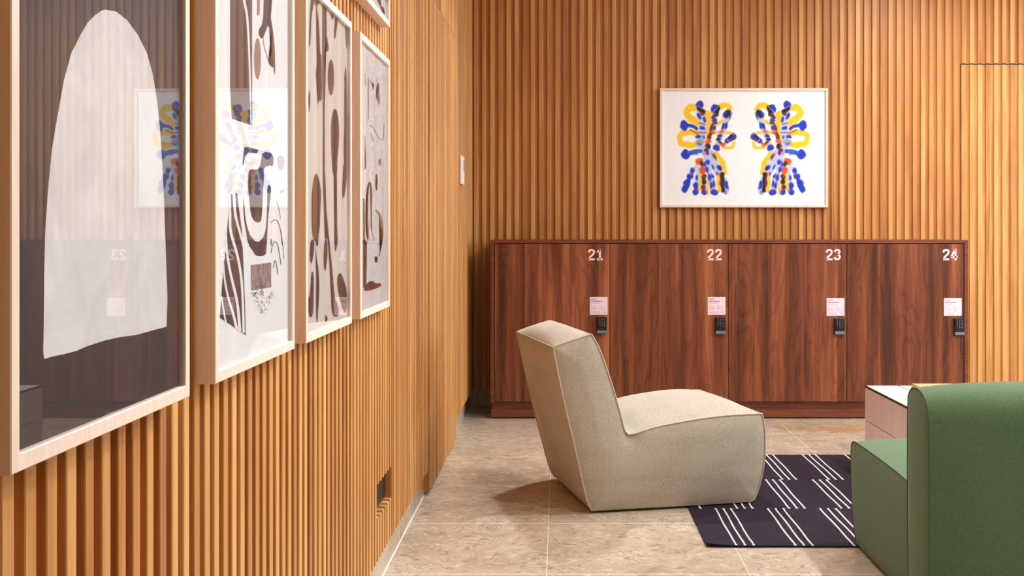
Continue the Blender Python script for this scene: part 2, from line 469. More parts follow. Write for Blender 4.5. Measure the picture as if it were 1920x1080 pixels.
# ------------------------------------------------------------------ lockers
LX0, LX1, LY, LZ = -.405, 2.384, 6.874, 1.044
lk = empty('locker_cabinet', (.99, 7.1, 0), 'long low reddish walnut locker cabinet with four numbered doors against the slatted back wall', 'lockers')
LB = 7.345
m = MB()
m.box(LX0, LX1, LY, LB, LZ-.019, LZ)
m.box(LX0, LX0+.021, LY, LB, .094, LZ-.019); m.box(LX1-.021, LX1, LY, LB, .094, LZ-.019)
m.box(LX0+.021, LX1-.021, LY+.03, LB, .094, .112)
m.build('carcass', M['walnut_edge'], lk, bevel=.0008)
m = MB().box(LX0+.021, LX1-.021, LY+.028, LY+.04, .1, LZ-.019).build('painted_gap_shade', M['gap_shade'], lk)  # near-black sheet, paints in the shade behind the door gaps
m = MB().box(LX0+.002, LX1-.002, LY+.003, LB-.02, .007, .056); m.box(LX0+.006, LX1-.006, LY+.03, LB-.02, .056, .094)
MB().box(LX0+.02, LX1-.02, LY+.02, LB-.03, .0002, .02).build('painted_gap_shade', M['gap_shade'], lk)  # near-black box, paints in the shade line under the plinth
m.build('plinth', M['walnut_edge'], lk)
edges = [LX0+.0225, .2914, .983, 1.6765, LX1-.0225]

def text_mesh(s, size, offset=0.0, bold=0.0, align='LEFT'):
    cu = bpy.data.curves.new('t', 'FONT'); cu.body = s; cu.size = size; cu.offset = bold; cu.align_x = align
    cu.resolution_u = 3; cu.extrude = 0.0
    o = bpy.data.objects.new('t', cu); C.objects.link(o)
    dg = bpy.context.evaluated_depsgraph_get(); me = bpy.data.meshes.new_from_object(o.evaluated_get(dg))
    V = [tuple(v.co) for v in me.vertices]; Fc = [tuple(p.vertices) for p in me.polygons]
    bpy.data.objects.remove(o); bpy.data.curves.remove(cu); bpy.data.meshes.remove(me)
    return V, Fc

def text_xz(mb, s, x, z, y, size, width=None, bold=0.0, m=0):
    V, Fc = text_mesh(s, size, bold=bold)
    if not V: return
    a = np.array(V); x0, x1 = a[:, 0].min(), a[:, 0].max(); z0 = a[:, 1].min()
    sx = width/(x1-x0) if width else 1
    mb.add([(x+(p[0]-x0)*sx, y, z+p[1]-z0) for p in V], Fc, m)

DIG = {'1': [[(.34,1),(.34,.06)],[(.08,.745),(.22,.78),(.30,.86),(.335,.96)],[(.08,.085),(.60,.085)]],
       '2': [[(.085,.68),(.11,.85),(.30,.925),(.49,.86),(.53,.70),(.45,.53),(.27,.37),(.12,.20),(.105,.07)],[(.03,.085),(.59,.085)]],
       '3': [[(.09,.74),(.13,.87),(.30,.925),(.48,.86),(.52,.72),(.44,.60),(.24,.54)],[(.24,.54),(.46,.48),(.55,.29),(.47,.13),(.29,.075),(.11,.12),(.065,.28)]],
       '4': [[(.43,1),(.43,0)],[(.41,.95),(.25,.66),(.07,.30)],[(.03,.285),(.61,.285)]]}
def digits(mb, txt, x, z, y, h):
    for q, ch_ in enumerate(txt):
        ox = x+q*.70*h
        for st in DIG[ch_]:
            P = ribbon(st, .165, .165, 3 if len(st) > 3 else 0); n = len(P)//2
            V = [(ox+a*h, y, z+b*h) for a, b in P]
            for t in range(n-1): mb.add([V[t], V[t+1], V[2*n-2-t], V[2*n-1-t]], [(0, 1, 2, 3)])
sx = LY/F
px = lambda p: (p-CX)*sx
pz = lambda p: EYE-(p-CY)*sx
num_x = [1102, 1325, 1548, 1767]; lab_x = [1106, 1327, 1550, 1770]; pad_x = [1119, 1341, 1564, 1788]; lab_y = [557, 557, 559, 559]; pad_y = [594, 595, 596, 597]
DF = LY+.003      # door face
for i in range(4):
    a, b = edges[i]+.0016, edges[i+1]-.0016
    d = MB().bbox(a, b, DF, DF+.02, .1, LZ-.0235, .0008, seg=1)
    door = bpy.data.objects.new('x', None)
    bpy.data.objects.remove(door)
    me_door = d.build('door', M['walnut'], lk)
    # origin of the door at its own base so sub-parts hang off it
    off = Vector(((a+b)/2-lk.location.x, DF-lk.location.y, .1))
    for v in me_door.data.vertices: v.co -= off
    me_door.location = off
    # number, about 65 mm tall, flat vinyl
    t = MB(); digits(t, str(21+i), px(num_x[i])+.002, pz(488), DF-.0006, .0665)
    V = np.array(t.v); back = V.copy(); back[:, 1] += .0005; n = len(V)
    t.add(back.tolist(), [tuple(reversed(f)) for f in t.f]); no = t.build('door_number', M['pink_number'], me_door)
    # instruction card
    x0, x1 = px(lab_x[i]), px(lab_x[i]+33.3); z1, z0 = pz(lab_y[i]), pz(lab_y[i]+33.3)
    cdm = MB().box(x0, x1, DF-.0022, DF, z0, z1)
    W = x1-x0; yy = DF-.0026
    text_xz(cdm, 'Locker', x0+.05*W, z1-.145*W, yy, .0105, width=.33*W, bold=.0002, m=2)
    text_xz(cdm, 'instructions', x0+.05*W, z1-.27*W, yy, .0105, width=.62*W, bold=.0003, m=2)
    def line(xa, xb, zc, h=.012):
        x = xa
        while x < xb:
            L = random.uniform(.02, .07); e = min(x+L, xb)
            cdm.box(x0+x*W, x0+e*W, yy, yy+.0004, z1-(zc+h)*W, z1-zc*W, 1); x = e+.012
    line(.06, .52, .33, .018); line(.07, .16, .47, .03); line(.54, .62, .47, .03)
    for q in range(4): line(.07, .36+.05*(q % 2), .55+q*.045)
    for q in range(4): line(.54, .90-.12*(q % 3), .56+q*.045)
    for q in range(3): line(.08, .58, .82+q*.04)
    line(.74, .90, .83, .03)
    cdm.build('instruction_card', [M['pink_label'], M['label_text'], M['label_head']], me_door)
    # keypad lock
    x0, x1 = px(pad_x[i]), px(pad_x[i]+18.5); z1, z0 = pz(pad_y[i]), pz(pad_y[i]+32)
    kp = MB().bbox(x0, x1, DF-.02, DF, z0, z1, .003)
    kx = np.linspace(x0+.016, x1-.014, 3)
    for r in range(5):
        for c in range(3):
            if r == 4 and c == 0: continue
            zc = z1-.013-r*.0128
            text_xz(kp, '123456789*0#'[min(r*3+c, 11)] if r < 4 else '-', kx[c]-.002, zc-.003, DF-.0204, .0085, bold=.0003, m=1)
    kp.bbox(x0+.001, x1-.001, DF-.024, DF-.018, z0+.004, z0+.022, .001, m=2)
    kp.build('keypad_lock', [M['black_plastic'], M['key_grey'], M['blue_grey']], me_door)

# ------------------------------------------------------------------ picture frames
def moulding(bar, W, H, D, glass_in=.006):
    """frame in local coords: u 0..W, v 0..H, d 0 (back) .. D (front)"""
    q = []
    outer = [(0, 0), (W, 0), (W, H), (0, H)]; inner = [(bar, bar), (W-bar, bar), (W-bar, H-bar), (bar, H-bar)]
    c = .0012
    rings = [([(x, y) for x, y in outer], 0), (outer, D-c), ([(min(max(x, c), W-c), min(max(y, c), H-c)) for x, y in outer], D),
             ([(x+(-c if x < W/2 else c), y+(-c if y < H/2 else c)) for x, y in inner], D), (inner, D-c), (inner, 0)]
    V = []; Fc = []
    for r, d in rings: V += [(x, y, d) for x, y in r]
    for a in range(6):
        b = (a+1) % 6
        for i in range(4):
            j = (i+1) % 4; Fc.append((a*4+i, a*4+j, b*4+j, b*4+i))
    return V, Fc

def oval(cx, cy, rx, ry, n=28): return [(cx+rx*math.cos(a), cy+ry*math.sin(a)) for a in np.linspace(0, 2*math.pi, n, endpoint=False)]

def fill(mb, pts3, m):
    bm = bmesh.new(); vs_ = [bm.verts.new(p) for p in pts3]
    try:
        f = bm.faces.new(vs_)
        bmesh.ops.triangulate(bm, faces=[f], ngon_method='EAR_CLIP')
    except Exception:
        bm.free(); return
    mb.addbm(bm, m)

XF = -.515; XP = -.5235; ZB, ZT = .870, 1.615
def clip_poly(P, y0, y1, z0, z1):
    for ax, lim, sgn in ((0, y0, 1), (0, y1, -1), (1, z0, 1), (1, z1, -1)):
        Q = []
        for i in range(len(P)):
            a, b = P[i], P[(i+1) % len(P)]
            ia, ib = sgn*(a[ax]-lim) >= 0, sgn*(b[ax]-lim) >= 0
            if ia: Q.append(a)
            if ia != ib:
                t = (lim-a[ax])/(b[ax]-a[ax]); Q.append((a[0]+(b[0]-a[0])*t, a[1]+(b[1]-a[1])*t))
        P = Q
        if len(P) < 3: return []
    return P
def on_sheet(x, y, X=XP):
    Y = F*abs(X)/(CX-x); return (Y, EYE-(y-CY)*Y/F)

def left_frame(y0, z0, label, paper, shapes, mats, tilt=0.0, W=.525, H=.745):
    D = .03; r = empty('framed_print', (SF, y0+W/2, z0), label, 'picture', None)
    V, Fc = moulding(.0175, W, H, D)
    MB().add([(SF+d, y0+u, z0+v) for u, v, d in V], Fc).build('frame', M['frame'], r)
    a, b, c, d = y0+.0176, y0+W-.0176, z0+.0176, z0+H-.0176
    pm = MB().box(XP-.003, XP, a, b, c, d, 0)
    lay = 0
    for (poly, mi) in shapes:
        P = [on_sheet(x, y) for x, y in poly]
        P = clip_poly(P, a+.0005, b-.0005, c+.0005, d-.0005)
        if len(P) < 3: continue
        lay += 1
        fill(pm, [(XP+.00015+.000003*lay, p[0], p[1]) for p in P], mi)
    pm.build('print', [paper]+mats, r)
    bx = MB().box(SF+.002, XP-.004, a, b, c, d).build('backing_board', M['paper_grey'], r)
    g = MB(); xg = -.5195
    g.box(xg-.001, xg, a, b, c, d)
    go = g.build('glass', M['glass'], r)
    return r

Z = lambda ox, oy, s, pts: [(ox+x/s, oy+y/s) for x, y in pts]
# --- dark print with a pale arch
arch = [(195,18),(215,22),(235,38),(255,65),(272,100),(283,140),(291,190),(296,240),(300,300),(304,380),(306,440),(308,500),(310,560),(308.5,612.5),
        (280,620),(252,628),(222,632),(193,638.5),(161,649),(140,658),(118,664),(98,668),(81,673),(79,661),(80,600),(80.5,564),(81,500),(82.5,435),(87.5,360),(95,280),(105,220),(117.5,150),(131,100),(150,62),(162,42),(175,29),(187,20)]
s1 = [(arch, 1)]
fr1 = left_frame(1.103, ZB, 'framed dark brown print with one tall pale arch shape, nearest on the left slatted wall', M['dark_ground'], s1, [M['chalk']])

fr1.rotation_euler = (0, 0, math.radians(-.24)); fr1.location.x += .0018

# --- white print with brown cut shapes and zebra stripes
zA = lambda p: Z(400, 0, 4.5, p); zB = lambda p: Z(400, 220, 4.5, p); zC = lambda p: Z(400, 430, 4.32, p)
s2 = [(zA([(142,-900),(327,-900),(327,1058),(155,1002),(142,760)]), 1),
      (zA(ribbon([(200,-500),(240,-120),(258,0),(285,130),(296,300),(303,480),(310,700),(315,950),(318,1055)], 26, 7)), 2),
      (zA(chaikin([(430,-500),(500,-500),(500,-60),(495,30),(480,90),(478,120),(500,230),(515,360),(522,500),(520,650),(510,600),(505,565),(485,562),(465,530),(465,480),(490,475),(490,350),(465,200),(440,270),(420,320),(400,325),(378,285),(385,240),(410,215),(425,100)], 1)), 1),
      (zA(ribbon([(418,310),(425,380),(445,450),(467,522)], 6)), 1),
      (zA(oval(372, 495, 29, 176)), 3), (zA(oval(380, 420, 14, 80)), 1) if False else (zA(ribbon([(385,-300),(383,0),(378,130)], 22)), 3),
      (zB(chaikin([(265,242),(350,265),(382,272),(370,305),(340,300),(290,295),(262,350),(252,412),(244,390),(255,280)], 1)), 1),
      (zB(chaikin([(300,440),(345,440),(380,440),(400,385),(412,285),(508,305),(506,420),(465,400),(430,425),(422,470),(418,600),(415,720),(410,820),(400,880),(370,890),(340,870),(315,820),(303,700),(292,600),(295,480)], 1)), 1)]
outer = zB([(250,650),(262,720),(268,850),(300,980),(345,1042),(380,1052),(415,1030),(440,960),(450,850),(455,700),(455,570),(485,570),(486,650),(465,800),(456,950)])+zC([(438,0),(435,100),(430,150),(425,215),(345,218),(330,190),(280,120),(262,0)])+zB([(255,850)])
s2.append((chaikin(outer, 1), 1))
s2 += [(zB(chaikin([(540,318),(597,325),(598,420),(575,450),(555,440),(540,400)], 1)), 4), (zB([(560,620),(600,600),(595,630),(560,642)]), 4)]
fan = zB([(140,650),(136,760),(130,850),(108,1060)])+zC([(85,280),(70,450),(52,715),(60,722),(100,750),(135,770),(180,805),(210,825),(262,858),(256,600),(246,350),(240,200),(236,80),(232,0)])+zB([(215,760),(200,640)])
s2.append((fan, 5))
for ln, w0, w1 in (([(165,-310),(173,-139),(195,-40),(222,50),(242,140)], 24, 12),
                   ([(128,-310),(135,-100),(134,0),(158,90),(195,210),(218,330),(232,450),(240,620),(245,840)], 22, 18),
                   ([(100,20),(108,180),(130,320),(160,450),(190,570),(205,690),(214,830)], 16, 24),
                   ([(80,250),(88,400),(120,560),(160,680),(190,812)], 10, 22),
                   ([(66,540),(80,640),(98,745),(110,775)], 10, 16)):
    s2.append((zC(ribbon(ln, w0, w1)), 2))
s2.append((zC(ribbon([(247,420),(252,640),(258,855)], 5)), 5))
s2.append((zC([(302,290),(468,268),(468,470),(305,495)]), 6))
for _ in range(26):
    x = random.uniform(310, 455); y = random.uniform(290, 470); s2.append((zC(ribbon([(x, y), (x+random.uniform(-22, -6), y+random.uniform(20, 50))], random.uniform(1.5, 4), 1, 1)), 4 if random.random() < .6 else 3)) if 305 < x-14 and y+40 < 480 else None
for ln, wd in (([(468,190),(478,120),(500,95),(520,115),(535,200),(547,285)], 6), ([(485,312),(495,256),(504,250),(514,300),(521,365)], 6),
               ([(466,75),(470,100),(466,130)], 5), ([(545,0),(560,100),(571,238)], 4)):
    s2.append((zC(ribbon(ln, wd)), 5))
s2 += [(zB(ribbon([(485,892),(500,870),(525,862),(550,885),(570,970),(582,1080)], 6)), 5), (zB(ribbon([(530,710),(550,750),(566,855)], 4)), 5)]
for _ in range(150):
    t = random.random(); a = random.uniform(0, math.pi)
    x = 400+95*math.cos(a)*(.6+.4*random.random())-6; y = 520+(170*(1-abs(math.cos(a))**2)*random.uniform(.2, 1)+random.uniform(-20, 20))
    if random.random() < .35: x = 365+random.uniform(-22, 40); y = random.uniform(455, 560)
    l = random.uniform(5, 20); b = random.uniform(0, 6.28)
    if y > 690: continue
    s2.append((zC(ribbon([(x, y), (x+l*.5*math.cos(b)+3, y+l*.5*math.sin(b)), (x+l*math.cos(b), y+l*math.sin(b))], random.uniform(1.5, 4), 1, 1)), 5))
left_frame(1.7590, ZB, 'framed white print with brown loops, zebra stripes and a square, second from the camera', M['paper'], s2,
           [M['brown_ink'], M['paper'], M['brown_ink_pale'], M['grey_ink'], M['black_ink'], M['taupe_ink']])

# --- cream print with vertical brown drips
zD = lambda p: Z(570, 0, 3.27, p); zE = lambda p: Z(570, 310, 3.27, p)
P3D = [[(70,-40),(85,-40),(75,40),(88,100),(95,200),(98,330),(108,335),(112,600),(100,625),(92,610),(85,655),(80,600),(75,480),(70,450),(78,400),(80,280),(75,60)],
 [(110,-40),(140,-40),(135,100),(132,205),(140,215),(155,310),(130,320),(118,345),(125,420),(133,540),(120,530),(128,760),(130,1090),(113,1090),(115,700),(112,500),(110,330),(112,150)],
 [(48,-60),(70,-60),(62,20),(45,100),(40,260),(28,310),(33,150),(38,50)], [(60,-60),(110,-60),(95,15),(75,40),(60,20)],
 [(160,60),(185,100),(172,130),(163,95)], [(190,90),(210,110),(198,200),(190,242),(183,235)],
 oval(165, 475, 19, 112), [(190,660),(205,690),(215,760),(217,840),(208,950),(195,1090),(185,1060),(172,1020),(165,900),(163,800),(170,700)],
 [(250,150),(275,180),(270,230),(260,320),(255,230)], [(258,390),(262,500),(262,600),(265,730),(280,742),(279,1080),(245,1080),(243,900),(245,800),(252,700),(252,600),(248,500),(245,470)],
 [(35,545),(38,620),(32,700),(26,650),(27,570)]]
P3E = [[(75,42),(95,90),(107,180),(100,280),(97,380),(85,460),(88,490),(75,500),(70,460),(55,450),(48,400),(45,280),(48,150),(60,70)],
 [(113,-10),(130,-10),(125,150),(140,300),(155,450),(170,600),(182,730),(185,800),(210,860),(213,930),(170,925),(165,800),(155,600),(145,470),(140,445),(132,460),(125,430),(122,300),(115,150)],
 [(170,-10),(205,-10),(203,40),(195,80),(197,200),(205,420),(210,460),(190,550),(185,450),(190,300),(185,80),(175,40)],
 [(240,-10),(262,-10),(262,100),(245,210),(232,180),(238,60)],
 [(40,450),(65,460),(60,540),(45,615),(33,570)], [(70,470),(75,550),(90,640),(95,750),(90,850),(80,990),(72,900),(75,700),(70,560)],
 [(125,455),(142,455),(145,560),(130,665),(118,600)], [(45,650),(60,655),(60,800),(55,930),(27,930),(27,780),(37,830),(42,700)],
 [(202,680),(225,655),(240,690),(265,770),(262,900),(240,900),(215,800),(205,760)], [(135,910),(147,945),(130,968),(128,935)]]
s3 = [(zD(chaikin(p, 1)), 1) for p in P3D]+[(zE(chaikin(p, 1)), 1) for p in P3E]+[(zE([(262,60),(278,60),(278,350),(268,380),(262,200)]), 2)]
left_frame(2.388, ZB, 'framed cream print of vertical dark brown drips and ovals, third from the camera', M['paper_warm'], s3, [M['brown_ink'], M['brown_ink_pale']])

# --- ink sketch
zF = lambda p: Z(665, 60, 4.0, p); zG = lambda p: Z(665, 320, 3.857, p)
s4 = [(zF(ribbon([(102,345),(104,500),(103,655)], 4)), 1), (zF(ribbon([(76,310),(80,360),(83,405)], 4)), 1), (zF(ribbon([(110,365),(150,390),(135,440)], 3)), 1),
      (zF(ribbon([(112,700),(140,715),(165,770),(195,812),(218,805),(220,690)], 4)), 1), (zF(ribbon([(120,760),(130,800),(145,820)], 4)), 1),
      (zF(oval(172, 455, 13, 62)), 2), (zF(oval(182, 500, 9, 50)), 3), (zF(oval(176, 415, 8, 36)), 1),
      (zF(ribbon([(75,780),(82,900),(85,1010),(72,1030)], 5)), 1), (zF(oval(188, 975, 12, 26)), 3),
      (zG(ribbon([(95,515),(80,420),(78,300),(85,150),(105,70),(125,110),(125,250),(112,400),(140,505)], 4)), 1),
      (zG(ribbon([(102,500),(90,400),(90,290),(98,160),(108,90)], 5)), 3),
      (zG(ribbon([(150,285),(178,310),(195,370),(202,440),(197,530),(180,610)], 26, 7, 2, True)), 3),
      (zG(ribbon([(190,400),(203,470),(190,560),(175,620)], 7)), 1),
      (zG([(60,200),(70,200),(76,500),(90,520),(84,830),(62,855)]), 2), (zG(chaikin([(62,872),(85,815),(125,792),(150,815),(192,812),(190,838),(130,862),(100,868)], 1)), 2),
      (zG(oval(158, 85, 9, 60)), 2), (zG(ribbon([(145,625),(165,620),(165,660),(148,665),(145,630)], 6)), 1)]
for _ in range(330):
    x = random.gauss(150, 42); y = random.uniform(260, 1080)
    if not 62 < x < 226: continue
    l = random.uniform(3, 16); b = random.gauss(1.57, .9)
    s4.append((zF(ribbon([(x, y), (x+l*math.cos(b)*.4, y+l*math.sin(b))], random.uniform(1, 2.6), 1, 1)), 1 if random.random() < .6 else 3))
for _ in range(260):
    x = random.gauss(155, 45); y = random.uniform(0, 780)
    if not 62 < x < 220: continue
    l = random.uniform(3, 14); b = random.gauss(1.57, .9)
    s4.append((zG(ribbon([(x, y), (x+l*math.cos(b)*.4, y+l*math.sin(b))], random.uniform(1, 2.6), 1, 1)), 1 if random.random() < .5 else 3))
left_frame(3.038, ZB, 'framed ink sketch on off-white paper, lower frame farthest along the left wall', M['paper_grey'], s4, [M['black_ink'], M['brown_ink'], M['brown_ink_pale']])

# --- frame above, only its lower corner shows
zT = lambda p: Z(665, -100, 1.0, p)
s5 = []
for (x, y, rx, ry) in ((45,100,6,14), (52,118,5,9), (40,80,5,12), (57,92,4,16), (34,60,4,14), (50,70,5,10), (28,85,5,10), (44,40,6,12), (30,30,5,14)):
    s5.append((zT(chaikin([(x-rx, y-ry), (x+rx*.6, y-ry*.4), (x+rx, y+ry), (x-rx*.2, y+ry*.5)], 1)), 1))
left_frame(3.038, 1.714, 'framed print with dark brown blots hanging above the ink sketch', M['paper_grey'], s5, [M['brown_ink']])

# --- colour print on the back wall
PW, PH = 1.046, .742; PX0, PZ0, PY = .622, 1.243, YS-.002
r = empty('framed_print', (PX0+PW/2, PY, PZ0), 'landscape framed print of two mirrored blue, yellow and brown branching figures above the lockers', 'picture')
V, Fc = moulding(.0155, PW, PH, .028)
MB().add([(PX0+u, PY-d, PZ0+v) for u, v, d in V], Fc).build('frame', M['frame'], r)
YP = PY-.019
def ink_raster():
    s = YP/F; st = .0024
    W, H = PW-.031, PH-.031; nx, ny = int(W/st)+1, int(H/st)+1
    X = np.linspace(PX0+.0155, PX0+PW-.0155, nx); ZZ = np.linspace(PZ0+.0155, PZ0+PH-.0155, ny)
    XX, ZG = np.meshgrid(X, ZZ)
    U = CX+XX/s; Vv = CY-(ZG-EYE)/s
    U = np.where(U > 1394, 2788-U, U)          # the two figures mirror each other
    A = (U-1255)*5.4; B = (Vv-180)*5.4
    # wobble
    ph = np.sin(A*.05+B*.031)*3+np.sin(B*.07-A*.02)*3
    A2 = A+ph; B2 = B+np.sin(A*.06+B*.02)*3
    img = np.ones(A.shape+(3,))*np.array([.955, .953, .948])
    lin = lambda c: np.array([(v/255/12.92) if v/255 <= .04045 else ((v/255+.055)/1.055)**2.4 for v in c])
    YEL, BLU, LBL, DRK, ORG, BRN, PAL, GRN = map(lin, ((254,206,0), (0,62,226), (30,116,236), (34,12,14), (232,92,4), (120,46,12), (206,214,248), (150,176,150)))
    def over(mask, c, a=1.0):
        nonlocal img
        k_ = (mask*a)[..., None]; img = img*(1-k_)+c*k_
    sm = lambda d, soft: np.clip(.5-d/soft, 0, 1)
    def seg_d(pts):
        D = np.full(A.shape, 1e9)
        for (x0, y0), (x1, y1) in zip(pts[:-1], pts[1:]):
            dx, dy = x1-x0, y1-y0; t = np.clip(((A2-x0)*dx+(B2-y0)*dy)/(dx*dx+dy*dy+1e-9), 0, 1)
            D = np.minimum(D, np.hypot(A2-x0-t*dx, B2-y0-t*dy))
        return D
    def stroke(pts, w, c, a=1.0, soft=9): over(sm(seg_d(smooth_line(pts, 2))-w/2, soft), c, a)
    def blob(x, y, rx, ry, c, ang=0, a=1.0, soft=12):
        ca, sa = math.cos(math.radians(ang)), math.sin(math.radians(ang))
        p = (A2-x)*ca+(B2-y)*sa; q = -(A2-x)*sa+(B2-y)*ca
        d = (np.sqrt((p/rx)**2+(q/ry)**2)-1)*min(rx, ry); over(sm(d, soft), c, a)
    # yellow
    stroke([(350,300),(260,255),(185,205),(175,150),(205,118),(260,112),(330,150),(400,240)], 72, YEL, soft=14)
    stroke([(395,190),(388,330),(372,450)], 74, YEL, soft=14)
    stroke([(500,125),(535,92),(585,88),(612,124)], 54, YEL, soft=14); stroke([(500,275),(560,235)], 34, YEL, soft=14)
    stroke([(350,372),(200,368),(120,375),(100,420),(115,478),(190,498),(330,490)], 60, YEL, soft=14)
    stroke([(120,500),(210,520)], 14, YEL, .7, 14)
    stroke([(440,370),(530,362),(610,372)], 34, YEL, soft=14); stroke([(655,470),(640,515),(590,532),(545,515)], 30, YEL, soft=14)
    stroke([(470,590),(515,640),(550,710),(552,780)], 60, YEL, soft=14)
    stroke([(318,740),(318,940)], 40, YEL, soft=14); stroke([(490,800),(505,960)], 36, YEL, soft=14); stroke([(395,800),(388,985)], 26, YEL, soft=14)
    # pale limbs
    for pts, w_ in (([(300,95),(335,250),(340,350),(320,500)], 74), ([(460,120),(455,300)], 60), ([(590,190),(555,320),(510,430),(470,530)], 58),
                    ([(655,405),(590,455)], 62), ([(330,520),(375,600),(385,660)], 74), ([(390,560),(380,700)], 80),
                    ([(290,690),(232,770),(180,880)], 36), ([(300,740),(278,860),(265,960)], 44), ([(380,660),(410,800),(450,970)], 60),
                    ([(430,580),(500,730),(560,870)], 56), ([(430,640),(480,790)], 40)):
        stroke(pts, w_, PAL, .95, 16)
    # arms
    blob(150,300,40,54,BLU,-8); stroke([(185,292),(235,305),(272,328)], 34, BLU); stroke([(200,315),(260,330)], 12, LBL, .5)
    stroke([(215,345),(260,368),(330,375),(365,368)], 12, BRN, .9); stroke([(240,360),(300,385)], 14, ORG, .5, 14)
    blob(164,590,47,50,BLU); stroke([(205,572),(260,560),(320,556)], 40, LBL); stroke([(205,590),(280,585)], 22, BLU, .8)
    # limb 1
    blob(308,92,40,44,BLU,-20); stroke([(298,128),(338,152)], 50, DRK, soft=9); stroke([(275,98),(350,130)], 5, PAL, .8, 5); blob(335,180,22,16,BRN)
    blob(303,203,19,34,BLU,-20); blob(355,240,18,34,BLU,-12); stroke([(300,270),(362,292)], 12, BRN, .8); blob(333,325,32,19,BLU,10)
    blob(290,412,30,19,BLU,0); blob(345,415,14,18,LBL); blob(308,462,42,24,GRN,0,.8,14); blob(300,488,34,14,LBL,0,.8,12); stroke([(295,440),(345,438)], 10, ORG, .3)
    # limb 2
    blob(462,128,42,48,BLU,0); stroke([(492,112),(480,190)], 38, DRK, soft=7); stroke([(500,100),(432,178)], 5, PAL, .8, 5)
    stroke([(462,190),(445,215)], 40, BRN); blob(458,252,30,24,BLU,0); stroke([(430,285),(480,275)], 22, BRN); blob(457,325,20,26,BLU,0)
    stroke([(430,310),(420,370)], 36, BRN); blob(432,372,26,20,ORG); stroke([(412,395),(405,425)], 44, BRN); blob(395,460,26,22,ORG); blob(391,508,29,28,DRK); blob(372,550,24,22,BRN); stroke([(400,380),(372,520)], 8, ORG, .7)
    blob(352,585,18,20,ORG,0,.7,14)
    # limb 3
    blob(585,185,34,48,DRK,25); blob(562,180,14,38,BLU,25); blob(618,205,10,36,BLU,22); stroke([(600,210),(545,270)], 5, PAL, .8, 5)
    blob(545,308,20,36,BLU,20); blob(577,300,17,38,BLU,18); blob(532,362,30,18,ORG,-15); blob(508,405,28,20,BLU,0); blob(500,440,28,18,DRK,0); blob(478,525,36,32,BLU,30); blob(530,490,34,18,ORG,35); blob(512,468,20,14,BRN,30)
    # limb 4
    stroke([(652,405),(590,452)], 62, BLU); stroke([(640,398),(600,432)], 24, DRK); stroke([(658,424),(622,452)], 20, BRN); stroke([(665,382),(640,392)], 8, PAL, .6); stroke([(612,470),(585,440)], 8, PAL, .6); blob(555,480,20,16,ORG)
    # trunk
    blob(388,578,19,20,BLU); blob(392,668,20,28,BLU,-10); blob(457,615,17,34,BRN,-25,.95,12); stroke([(425,560),(445,600)], 18, ORG, .6, 14)
    blob(302,662,42,34,ORG,-30,1,14); blob(328,690,24,30,DRK,-20,.95,12); blob(362,690,12,26,BLU)
    # legs
    blob(230,755,21,33,BLU,22); blob(200,820,24,36,BLU,22); blob(232,812,14,26,BLU,10); blob(178,890,36,52,BLU,22); blob(156,942,34,40,BLU,15)
    blob(281,830,14,26,BLU,8); blob(268,912,25,38,BLU,8); blob(266,972,34,32,BLU); blob(290,948,13,20,ORG,0,.8)
    blob(338,752,32,42,ORG,10,1,12); blob(350,818,26,30,BRN); blob(352,868,27,34,DRK); blob(348,925,24,30,BRN); blob(350,975,28,29,BLU); blob(372,960,10,22,ORG,0,.8)
    blob(380,748,15,36,BLU,-15); blob(408,825,17,36,BLU,-12); blob(436,808,14,24,BLU,-12); blob(424,905,18,38,BLU,-8); blob(452,890,15,38,BLU,-5); blob(455,976,40,30,BLU,-8); stroke([(430,955),(475,945)], 8, ORG, .7)
    blob(440,718,13,28,BLU,-25); blob(505,728,24,32,BLU,-30); blob(512,740,14,20,DRK,-30,.7); blob(482,788,9,20,BLU,-10); blob(518,795,22,26,ORG,-20,1,12); stroke([(540,790),(530,880),(545,960)], 44, DRK, soft=9); blob(578,905,24,48,BLU,-20); blob(590,965,16,26,PAL,0,.6,14); blob(570,975,16,22,BLU,0,.7)
    blob(520,870,8,40,ORG,0,.4,14)
    V3 = np.stack([XX.ravel(), np.full(XX.size, YP), ZG.ravel()], 1)
    idx = np.arange(nx*ny).reshape(ny, nx)
    Fq = np.stack([idx[:-1, :-1], idx[:-1, 1:], idx[1:, 1:], idx[1:, :-1]], -1).reshape(-1, 4)
    return V3, Fq, (img*(.72+.28*np.clip(img[..., :1]/.9, 0, 1))).reshape(-1, 3)
V3, Fq, COL = ink_raster()
me = bpy.data.meshes.new('print'); L = np.array([PX0+PW/2, PY, PZ0])
nv = len(V3)
back = [(PX0+.0155, YP+.003, PZ0+.0155), (PX0+PW-.0155, YP+.003, PZ0+.0155), (PX0+PW-.0155, YP+.003, PZ0+PH-.0155), (PX0+.0155, YP+.003, PZ0+PH-.0155)]
me.from_pydata([tuple(p) for p in (V3-L)]+[tuple(np.array(p)-L) for p in back], [], [tuple(map(int, f)) for f in Fq]+[(nv+3, nv+2, nv+1, nv)])
ca = me.color_attributes.new('ink', 'FLOAT_COLOR', 'POINT')
buf = np.ones((nv+4, 4), dtype=np.float32); buf[:nv, :3] = COL; ca.data.foreach_set('color', buf.ravel())
me.materials.append(M['painting']); o = bpy.data.objects.new('print', me); C.objects.link(o); o.parent = r
MB().box(PX0+.0155, PX0+PW-.0155, YP-.005, YP-.004, PZ0+.0155, PZ0+PH-.0155).build('glass', M['glass'], r)

